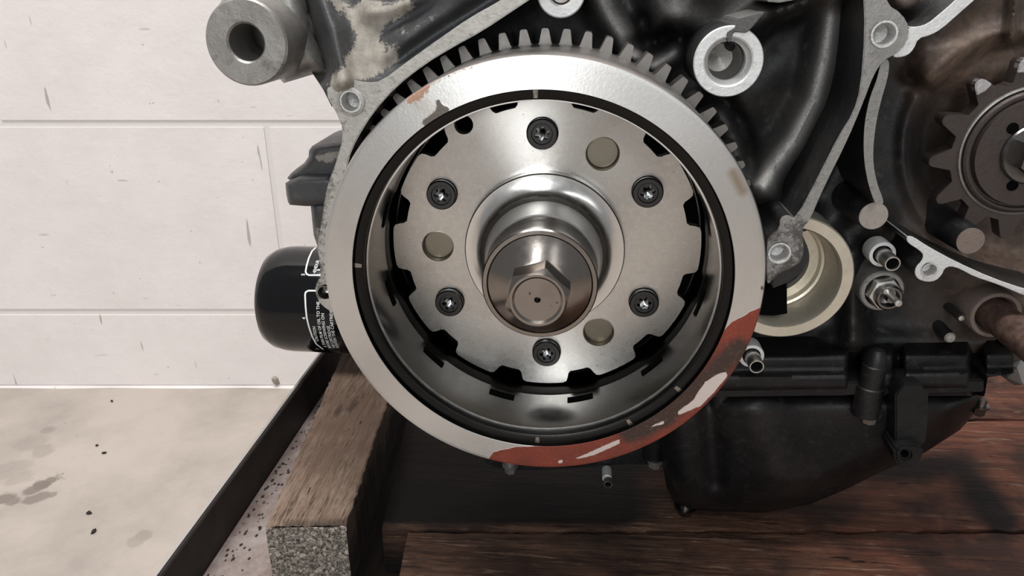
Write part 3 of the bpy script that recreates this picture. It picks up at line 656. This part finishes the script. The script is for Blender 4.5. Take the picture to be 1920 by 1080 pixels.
lathe('pin_stem', [(1.0, 44), (1.0, 38)], (e[0]-1.0, 0, e[2]+.6), M['zinc'], sw, n=10)

# shift shaft
c = P(1868, 592, 50); sh = empty('gear_shift_shaft', (c[0], 60, c[2]), 'brown rusty shaft end sticking out of the case at far right', 'shaft')
lathe('shaft', [(6.1, 70), (6.1, 60), (6.0, -40), (5.5, -41), (0, -41)], (c[0], 0, c[2]), M['shaft'], sh, n=40)
lathe('oil_seal', [(9.4, 66), (9.4, 51), (8.9, 50.2), (7.6, 50.2), (6.6, 52), (6.2, 56)], (c[0], 0, c[2]), M['rustpad'], sh, n=48, closed=True)
tag(chip('metal_fragment', P(1906, 706, 62)+np.array([0, 0, -4]), 6, M['stripm'], 1.2), 'pale jagged metal fragment beside the black pan under the shaft', 'fragment')

# ------------------------------------------------------------------ drive sprocket
c = P(1922, 283, 48); cx, cz = c[0], c[2]; s_ = float((PX(c+np.array([1, 0, 0]))-PX(c))[0])
R_ = 181/s_; Rr = 140/s_; NT_ = 13; ph0 = math.radians(104.6)
spk = empty('drive_sprocket', (cx, 52, cz), 'grimy brown chain sprocket at the right edge, two teeth worn bright', 'sprocket')
poly = []
for k in range(NT_):
    a = ph0+k*2*PI/NT_
    for da, r in ((-.30, .90), (-.24, .80), (-.17, .80), (-.12, .86), (-.065, .97), (-.03, 1), (.03, 1), (.065, .97), (.12, .86), (.17, .80), (.24, .80)):
        rr = R_*(.78 if abs(r-.8) < .01 else r) if abs(r-.9) > .001 else R_*.775
        poly.append((cx+rr*math.cos(a+da*.92), cz+rr*math.sin(a+da*.92)))
poly = poly
hol = [(cx+3+21*math.cos(t)*.0, cz) for t in ()]
solid('toothed_wheel', poly, 47, 53, M['sprocket'], spk, plane=True, bev=.7)
lathe('side_plate', [(Rr*.86, 50), (Rr*.86, 45.6), (Rr*.83, 45), (Rr*.80, 45), (Rr*.785, 46.2), (Rr*.76, 46.2), (Rr*.74, 43.8), (Rr*.40, 43.8), (Rr*.38, 46)], (cx, 0, cz), M['sprocket'], spk, n=72)
lathe('worn_ring', [(Rr*.915, 47), (Rr*.91, 46.2), (Rr*.89, 45.9), (Rr*.875, 46.3), (Rr*.87, 47)], (cx, 0, cz), M['boss'], spk, n=96, closed=True)
for t in (2.35, 4.4): lathe('hole', [(1.9, 43.85), (1.9, 43.6), (0, 43.6)], (cx+Rr*.48*math.cos(t), 0, cz+Rr*.48*math.sin(t)), M['void'], spk, n=20)
for k in (0, 1):
    a = ph0+k*2*PI/NT_; q = [(cx+R_*r*math.cos(a+d), cz+R_*r*math.sin(a+d)) for r, d in ((1.002, -.03), (1.002, .03), (.965, .062), (.88, .1), (.86, 0), (.88, -.1), (.965, -.062))]
    tag(solid('bright_tooth', q, 46.5, 50, M['tooth_tip'], spk, plane=True, bev=.3), 'tooth worn to bright metal')
nut = empty('sprocket_nut', (cx, 44, cz), 'dark hexagonal nut with a thin washer at the sprocket centre, right edge', 'nut')
lathe('washer', [(Rr*.42, 44), (Rr*.42, 42.6), (Rr*.40, 42), (Rr*.2, 42)], (cx, 0, cz), M['darksteel'], nut, n=56)
V, F_ = lathe_vf([(8.2, 43), (8.2, 36.5), (7.6, 35.6), (5.2, 35.4), (5.0, 37)], (cx, 0, cz), 6, 'Y', ph=math.radians(25)); mk('hex_nut', V, F_, M['darksteel'], nut, ang=20)
lathe('shaft_end', [(5.0, 40), (4.8, 33.5), (4.2, 33), (0, 33)], (cx, 0, cz), M['darksteel'], nut, n=32)

# ------------------------------------------------------------------ oil filter (axis along X) with print
FY = 150.0; zt_, zb_ = P(560, 461, FY)[2], P(560, 659, FY)[2]
# centre/radius so that the silhouette lines meet y=461 and y=659
def sil(cz_, r):
    t = np.linspace(0, 2*PI, 181); q = PX(np.stack([np.full(181, -140.0), FY+r*np.cos(t), cz_+r*np.sin(t)], -1)); return q[:, 1].min(), q[:, 1].max()
fz, fr = -75.0, 30.0
for _ in range(40):
    a, b = sil(fz, fr); fz -= ((461-a)+(659-b))/2/3.6*-1*-1; fr += ((a-461)+(659-b))/2/3.6
    a, b = sil(fz, fr)
xl = float(P(477, 560, FY-fr*.6)[0])
flt = empty('oil_filter', (xl+30, FY, fz-fr), 'glossy black canister oil filter with white caution print', 'oil filter')
lathe('canister', [(0, xl+.6), (fr*.5, xl+.2), (fr*.72, xl+.8), (fr*.86, xl+3), (fr*.95, xl+7.5), (fr*.99, xl+13), (fr, xl+18), (fr, xl+78), (0, xl+78)], (0, FY, fz), M['enamel'], flt, n=96, axis='X', ang=50)
def on_can(X, T):       # X mm along the axis, T mm round the can from the camera-side middle, upwards
    t = PI-np.asarray(T)/fr; r = fr+.05
    return np.stack([np.asarray(X)+0*t, FY+r*np.cos(t), fz+r*np.sin(t)], -1)
# px -> can surface: measured positions
def can_xy(px, py):
    d = ray(px, py); d = d/np.linalg.norm(d); o_ = CAM-np.array([0, FY, fz]); A = d[1]**2+d[2]**2; B = o_[1]*d[1]+o_[2]*d[2]; C_ = o_[1]**2+o_[2]**2-fr**2
    s_ = (-B-math.sqrt(max(B*B-A*C_, 0)))/A; q = o_+d*s_; return q[0], fr*(PI-math.atan2(q[2], q[1])) if q[2] > 0 else fr*(-PI-math.atan2(q[2], q[1]))
def text_on(body, px, py, size, name='lettering'):
    cu = bpy.data.curves.new('t', 'FONT'); cu.body = body; cu.size = size; cu.resolution_u = 2; cu.offset = size*.012
    to = bpy.data.objects.new('t', cu); COL.objects.link(to); bpy.context.view_layer.update()
    me = to.evaluated_get(bpy.context.evaluated_depsgraph_get()).to_mesh(); bm = bmesh.new(); bm.from_mesh(me)
    bmesh.ops.triangulate(bm, faces=bm.faces)
    V = np.array([v.co[:] for v in bm.verts]); F_ = [tuple(v.index for v in f.verts) for f in bm.faces]; bm.free()
    COL.objects.unlink(to); bpy.data.objects.remove(to)
    X0, T0 = can_xy(px, py); mk(name, on_can(X0-V[:, 1], T0+V[:, 0]), F_, M['print'], flt, smooth_=False)
tx = [('CAUTION', 598, 640, 2.3), ('A THIN FILM OF OIL TO THE', 613, 651, 2.3), ('BEFORE SCREWING ON', 622, 653, 2.3), ('THE CARTRIDGE.', 630, 653, 2.3), ('TIGHTEN THE CARTRIDGE', 637, 653, 2.3)]
for b_, x_, y_, s_t in tx: text_on(b_, x_, y_, s_t)
text_on('\u2022ENDUR', 592, 513, 2.4); text_on('R', 600, 508, 2.4)
text_on('5', 571, 517, 2.6); text_on('4', 573, 599, 2.6); text_on('3', 598, 655, 2.4)
def stroke(pts, wd=.42):
    q = []; 
    for a, b in zip(pts[:-1], pts[1:]):
        for i in range(6): q.append((a[0]+(b[0]-a[0])*i/6, a[1]+(b[1]-a[1])*i/6))
    q.append(pts[-1]); q = np.array([can_xy(*p) for p in q]); tg = np.gradient(q, axis=0); tg /= np.linalg.norm(tg, axis=1)[:, None]+1e-9
    nn = np.stack([-tg[:, 1], tg[:, 0]], -1); A = q+nn*wd; B = q-nn*wd; V = np.concatenate([on_can(A[:, 0], A[:, 1]), on_can(B[:, 0], B[:, 1])]); m = len(q)
    mk('print_frame', V, [(i, i+1, m+i+1, m+i) for i in range(m-1)], M['print'], flt)
stroke([(640, 545), (578, 545), (573, 548), (572, 553), (573, 575), (575, 595), (579, 612), (585, 630), (593, 645), (606, 655)])
stroke([(640, 515), (580, 516), (575, 514), (573, 509), (575, 498), (579, 484), (585, 471), (592, 464)])

# ================================================================== STARTER GEAR + FLYWHEEL
gear = empty('starter_ring_gear', (0, 43, 0), 'grey steel ring gear whose teeth show above the flywheel', 'gear')
poly = []
NG = 65
for k in range(NG):
    a = math.radians(91.0)+k*2*PI/NG; u = 2*PI/NG
    for da, r in ((-.5, 69.7), (-.36, 69.8), (-.30, 70.3), (-.17, 74.4), (-.13, 74.9), (.13, 74.9), (.17, 74.4), (.30, 70.3), (.36, 69.8)):
        poly.append((r*math.cos(a+da*u), r*math.sin(a+da*u)))
gh = [(60*math.cos(t*2*PI/90), 60*math.sin(t*2*PI/90)) for t in range(90)]
solid('toothed_ring', poly, 41, 49, M['gear'], gear, plane=True, holes=[gh], bev=.15)
lathe('gear_web', [(62, 45), (20, 45), (20, 58), (62, 47)], (0, 0, 0), M['darksteel'], gear, n=72, closed=True)

fw = empty('flywheel', (0, 0, 0), 'large round silver alternator flywheel with notched hub plate and red-brown patch', 'flywheel')
prof = [(69.6, 40), (70.0, 39.4), (70.0, 1.6), (69.5, .9)]+[(69.5-9.0*i/14, .8-.8*i/14) for i in range(1, 15)]+[(60.2, .3), (60.0, 1.8), (57.7, 2.0), (57.5, 2.3), (57.4, 3.4), (57.9, 3.6), (57.9, 4.6), (57.6, 4.8)]
face_n = 4+14
red_p = [(908, 868), (925, 848), (965, 838), (1020, 836), (1100, 822), (1200, 778), (1280, 715), (1340, 640), (1372, 604), (1405, 586), (1446, 566), (1480, 700), (1250, 900), (1000, 930), (900, 900)]
flk = [[(1362, 697), (1364, 704), (1340, 735), (1312, 762), (1272, 778), (1270, 772), (1300, 750), (1322, 716), (1345, 702)], [(1073, 862), (1112, 845), (1162, 823), (1162, 832), (1112, 854)], [(1220, 799), (1246, 788), (1244, 795), (1222, 801)], [(1047, 864), (1055, 862), (1054, 867), (1047, 868)]]
def A_(f): return lambda V: f(*PX(V).T)
am = {'red': A_(lambda x, y: np.clip(.5+sdf(x, y, red_p)/24, 0, 1)),
      'char': A_(lambda x, y: .95*g(x, y, [(1180, 810), (1240, 785), (1330, 705), (1385, 655)], 26)+.5*g(x, y, [(1060, 850)], 25)),
      'flake': A_(lambda x, y: np.clip(.5+np.max([sdf(x, y, p) for p in flk], 0)/11, 0, 1)),
      'rust': A_(lambda x, y: .66*g(x, y, [(768, 186), (782, 180), (790, 172)], 15)+.45*g(x, y, [(800, 160), (960, 90)], 9)),
      'smear': A_(lambda x, y: .95*g(x, y, [(800, 228), (835, 207)], 10)+.8*g(x, y, [(822, 190), (828, 210)], 6)+.9*g(x, y, [(1429, 538), (1429, 541)], 3.5)+.8*g(x, y, [(1430, 551)], 3)),
      'stain': A_(lambda x, y: .8*g(x, y, [(1375, 325), (1392, 358)], 11)+.3*g(x, y, [(780, 190), (840, 230)], 22))}
lathe('outer_wall', [(69.0, 40), (69.6, 39.6), (70.0, 39), (70.0, 1.8), (69.75, 1.3)], (0, 0, 0), M['wall_steel'], fw, n=512, cap=False)
lathe('rim', [(69.75, 1.3)]+prof[3:face_n]+[(60.4, .12)], (0, 0, 0), M['rotor'], fw, n=1024, attr=am, ang=30, cap=False)
lathe('inner_lip', [(60.5, .0), (60.3, 1.2), (60.0, 2.0), (57.8, 2.2), (57.3, 2.5), (57.2, 3.2), (57.7, 3.5), (57.7, 4.6), (57.0, 5.2)], (0, 0, 0), M['lip'], fw, n=256, cap=False)
lathe('magnet_cage', [(57.2, 5.0), (57.0, 6.0), (56.8, 20), (56.85, 29)], (0, 0, 0), M['cage'], fw, n=256, cap=False)
lathe('cage_base', [(56.85, 29), (56.6, 29.6), (56.4, 45), (69.5, 45)], (0, 0, 0), M['lip'], fw, n=256, cap=False)  # deep end of the cage, blackened to paint the shade in the gap
lathe('retaining_ring', [(57.2, 4.9), (56.7, 4.9), (56.5, 5.4), (56.7, 5.9), (57.2, 5.9)], (0, 0, 0), M['polished'], fw, n=256, closed=True)
# locating nicks and seams on the lip
for a in (92, 176, -90, -38, -58):
    t = math.radians(a); q = []
    for da, r in ((-.013, 60.1), (.013, 60.1), (.01, 57.8), (-.01, 57.8)): q.append((r*math.cos(t+da), r*math.sin(t+da)))
    solid('lip_nick', q, 1.7, 2.4, M['bolt'], fw, plane=True)
# magnet cage windows
for a in range(-165, 180, 30):
    t0 = math.radians(a-.0-1+14 if False else a); V, F_ = [], []
    for i in range(9):
        t = t0+(i/8-.5)*.17
        for y, r in ((22.5, 56.55), (26.0, 56.55)): V.append((r*math.cos(t), y, r*math.sin(t)))
    F_ = [(2*i, 2*i+2, 2*i+3, 2*i+1) for i in range(8)]
    mk('cage_slot', V, F_, M['void'], fw)
# notched hub plate
poly = []; RN, RP = 50.8, 55.4
for k in range(12):
    a = math.radians(16+30*k); h = .097
    seq = [(-h-.035, RP), (-h-.012, RP-.5), (-h, RP-1.8), (-h+.012, RN+.9), (-h+.03, RN), (0, RN), (h-.03, RN), (h-.012, RN+.9), (h, RP-1.8), (h+.012, RP-.5), (h+.035, RP)]
    poly += [(r*math.cos(a+d), r*math.sin(a+d)) for d, r in seq]
    for i in range(1, 8): t = a+h+.035+(math.radians(30)-2*h-.07)*i/8; poly.append((RP*math.cos(t), RP*math.sin(t)))
def hole2(r, a, rad, n=28): a = math.radians(a); return circ(r*math.cos(a), r*math.sin(a), rad, n)
PH = [(39.6, 61), (39.0, 180.5), (38.6, 302.5)]
SCW = [92-60*k for k in range(6)]
holes = [hole2(r, a, 5.7, 36) for r, a in PH]+[hole2(52.2, 123, 3.3, 20)]+[hole2(41.5, a, 5.5, 32) for a in SCW]
solid('hub_plate', poly, 35.6, 39.6, M['plate'], fw, plane=True, holes=holes, bev=.3)
lathe('back_plate', [(56, 44), (16, 44), (16, 44.6), (56, 44.6)], (0, 0, 0), M['void'], fw, n=96, closed=True)  # painted near-black for the shade behind the notches
for r, a in PH:
    a = math.radians(a); x, z = r*math.cos(a), r*math.sin(a)
    lathe('recessed_plug', [(5.85, 39), (5.85, 35.5), (5.6, 35.4), (5.5, 38.0), (5.2, 38.3), (0, 38.3)], (x, 0, z), M['brass'], fw, n=48)
for k, a in enumerate(SCW):
    ar = math.radians(a); x, z = 41.5*math.cos(ar), 41.5*math.sin(ar)
    s0 = empty('socket_screw', (x, 36, z)); s0.parent = fw; s0.location = Vector((x/1000, .036, z/1000))
    # knurled head with a six-lobed socket: ring with star hole
    hd = [(x+5.25*math.cos(t), z+5.25*math.sin(t)) for t in np.arange(0, 2*PI, 2*PI/48)]
    st = []
    for i in range(36):
        t = 2*PI*i/36+.3+k; st.append((x+(2.25+.55*math.cos(6*(t-.3-k)))*math.cos(t), z+(2.25+.55*math.cos(6*(t-.3-k)))*math.sin(t)))
    solid('screw_head', hd, 33.2, 38.5, M['blackox'], s0, plane=True, holes=[st], bev=0, org=(x, 36, z))
    lathe('socket_floor', [(2.9, 36.0), (1.4, 36.4), (0, 37.2)], (x, 0, z), M['socket'], s0, n=24, org=(x, 36, z), cap=False)
    lathe('chamfer_ring', [(5.25, 33.9), (5.3, 33.3), (4.9, 32.8), (3.6, 32.8), (3.3, 33.3), (3.3, 33.9)], (x, 0, z), M['blackox'], s0, n=48, org=(x, 36, z), closed=True)
# hub boss
def arc(c0, r0, rad, a0, a1, n=10): return [(c0+rad*math.cos(math.radians(a0+(a1-a0)*i/n)), r0+rad*math.sin(math.radians(a0+(a1-a0)*i/n))) for i in range(n+1)]
hb = [(30.5, 35.6), (30.2, 36.2), (28.9, 36.2), (28.6, 35.4), (28.5, 31.8), (28.1, 31.3), (26.5, 31.2), (24.6, 30.9), (23.0, 30.3), (21.8, 29.2), (21.0, 27.8), (20.7, 26.2), (20.6, 24.6)]
M['dish'] = m_steel('turned_dish_steel', (.7, .68, .65), .2, .6, .15, bump=.02)
lathe('hub_boss', hb, (0, 0, 0), M['dish'], fw, n=192, ang=28, cap=False)
lathe('polished_collar', [(20.6, 24.6), (20.4, 23.8), (18.75, 15.4), (18.3, 15.0)], (0, 0, 0), M['polished'], fw, n=192, cap=False)
lathe('taper_nose', [(18.3, 15.0), (17.9, 14.7), (17.9, 14.2), (18.3, 13.8), (18.3, 8), (18.5, 7.6), (18.5, .6), (18.1, .1), (16.9, 0), (16.8, .6), (16.4, 1.2), (15.0, 1.2)], (0, 0, 0), M['bolt'], fw, n=192, cap=False)
# crank bolt
cb = empty('crankshaft_bolt', (0, 0, 0), 'oily hex bolt with conical washer face at the flywheel centre', 'bolt')
lathe('washer_cone', [(16.7, .9), (16.5, .2), (15.8, -.3), (10.0, -4.2), (8.5, -4.6), (0, -4.6)], (0, 0, 0), M['bolt'], cb, n=128)
hp = math.radians(17)
V, F_ = lathe_vf([(10.4, -3.2), (10.2, -9.8), (10.1, -11.6)], (0, 0, 0), 6, 'Y', ph=hp); 
# hex with chamfered round crown
crown = []
n_ = 96; t = np.arange(n_)*2*PI/n_
ph = (t-hp+PI/6) % (PI/3)-PI/6
hexr = 9.0/np.cos((t-hp) % (PI/3)-PI/6)
rows = [(np.minimum(hexr, 10.3), -3.0), (np.minimum(hexr, 10.3), None), (np.full(n_, 8.75), -12.3), (np.full(n_, 8.45), -12.6), (np.full(n_, 7.7), -12.6), (np.full(n_, 7.3), -12.2), (np.full(n_, 7.0), -11.9), (np.full(n_, 1.0), -11.9), (np.full(n_, .85), -11.3), (np.full(n_, .3), -9.6)]
V = []
for r, y in rows:
    yy = np.full(n_, y) if y is not None else -12.3+(r-8.75)*.85
    V.append(np.stack([r*np.cos(t), yy, r*np.sin(t)], -1))
V = np.concatenate(V); F_ = [(k*n_+i, k*n_+(i+1) % n_, (k+1)*n_+(i+1) % n_, (k+1)*n_+i) for k in range(len(rows)-1) for i in range(n_)]+[tuple((len(rows)-1)*n_+i for i in range(n_))]
mk('hex_head', V, F_, M['bolt'], cb, ang=28)
for o in list(bpy.data.objects):
    if 'org' in o: del o['org']
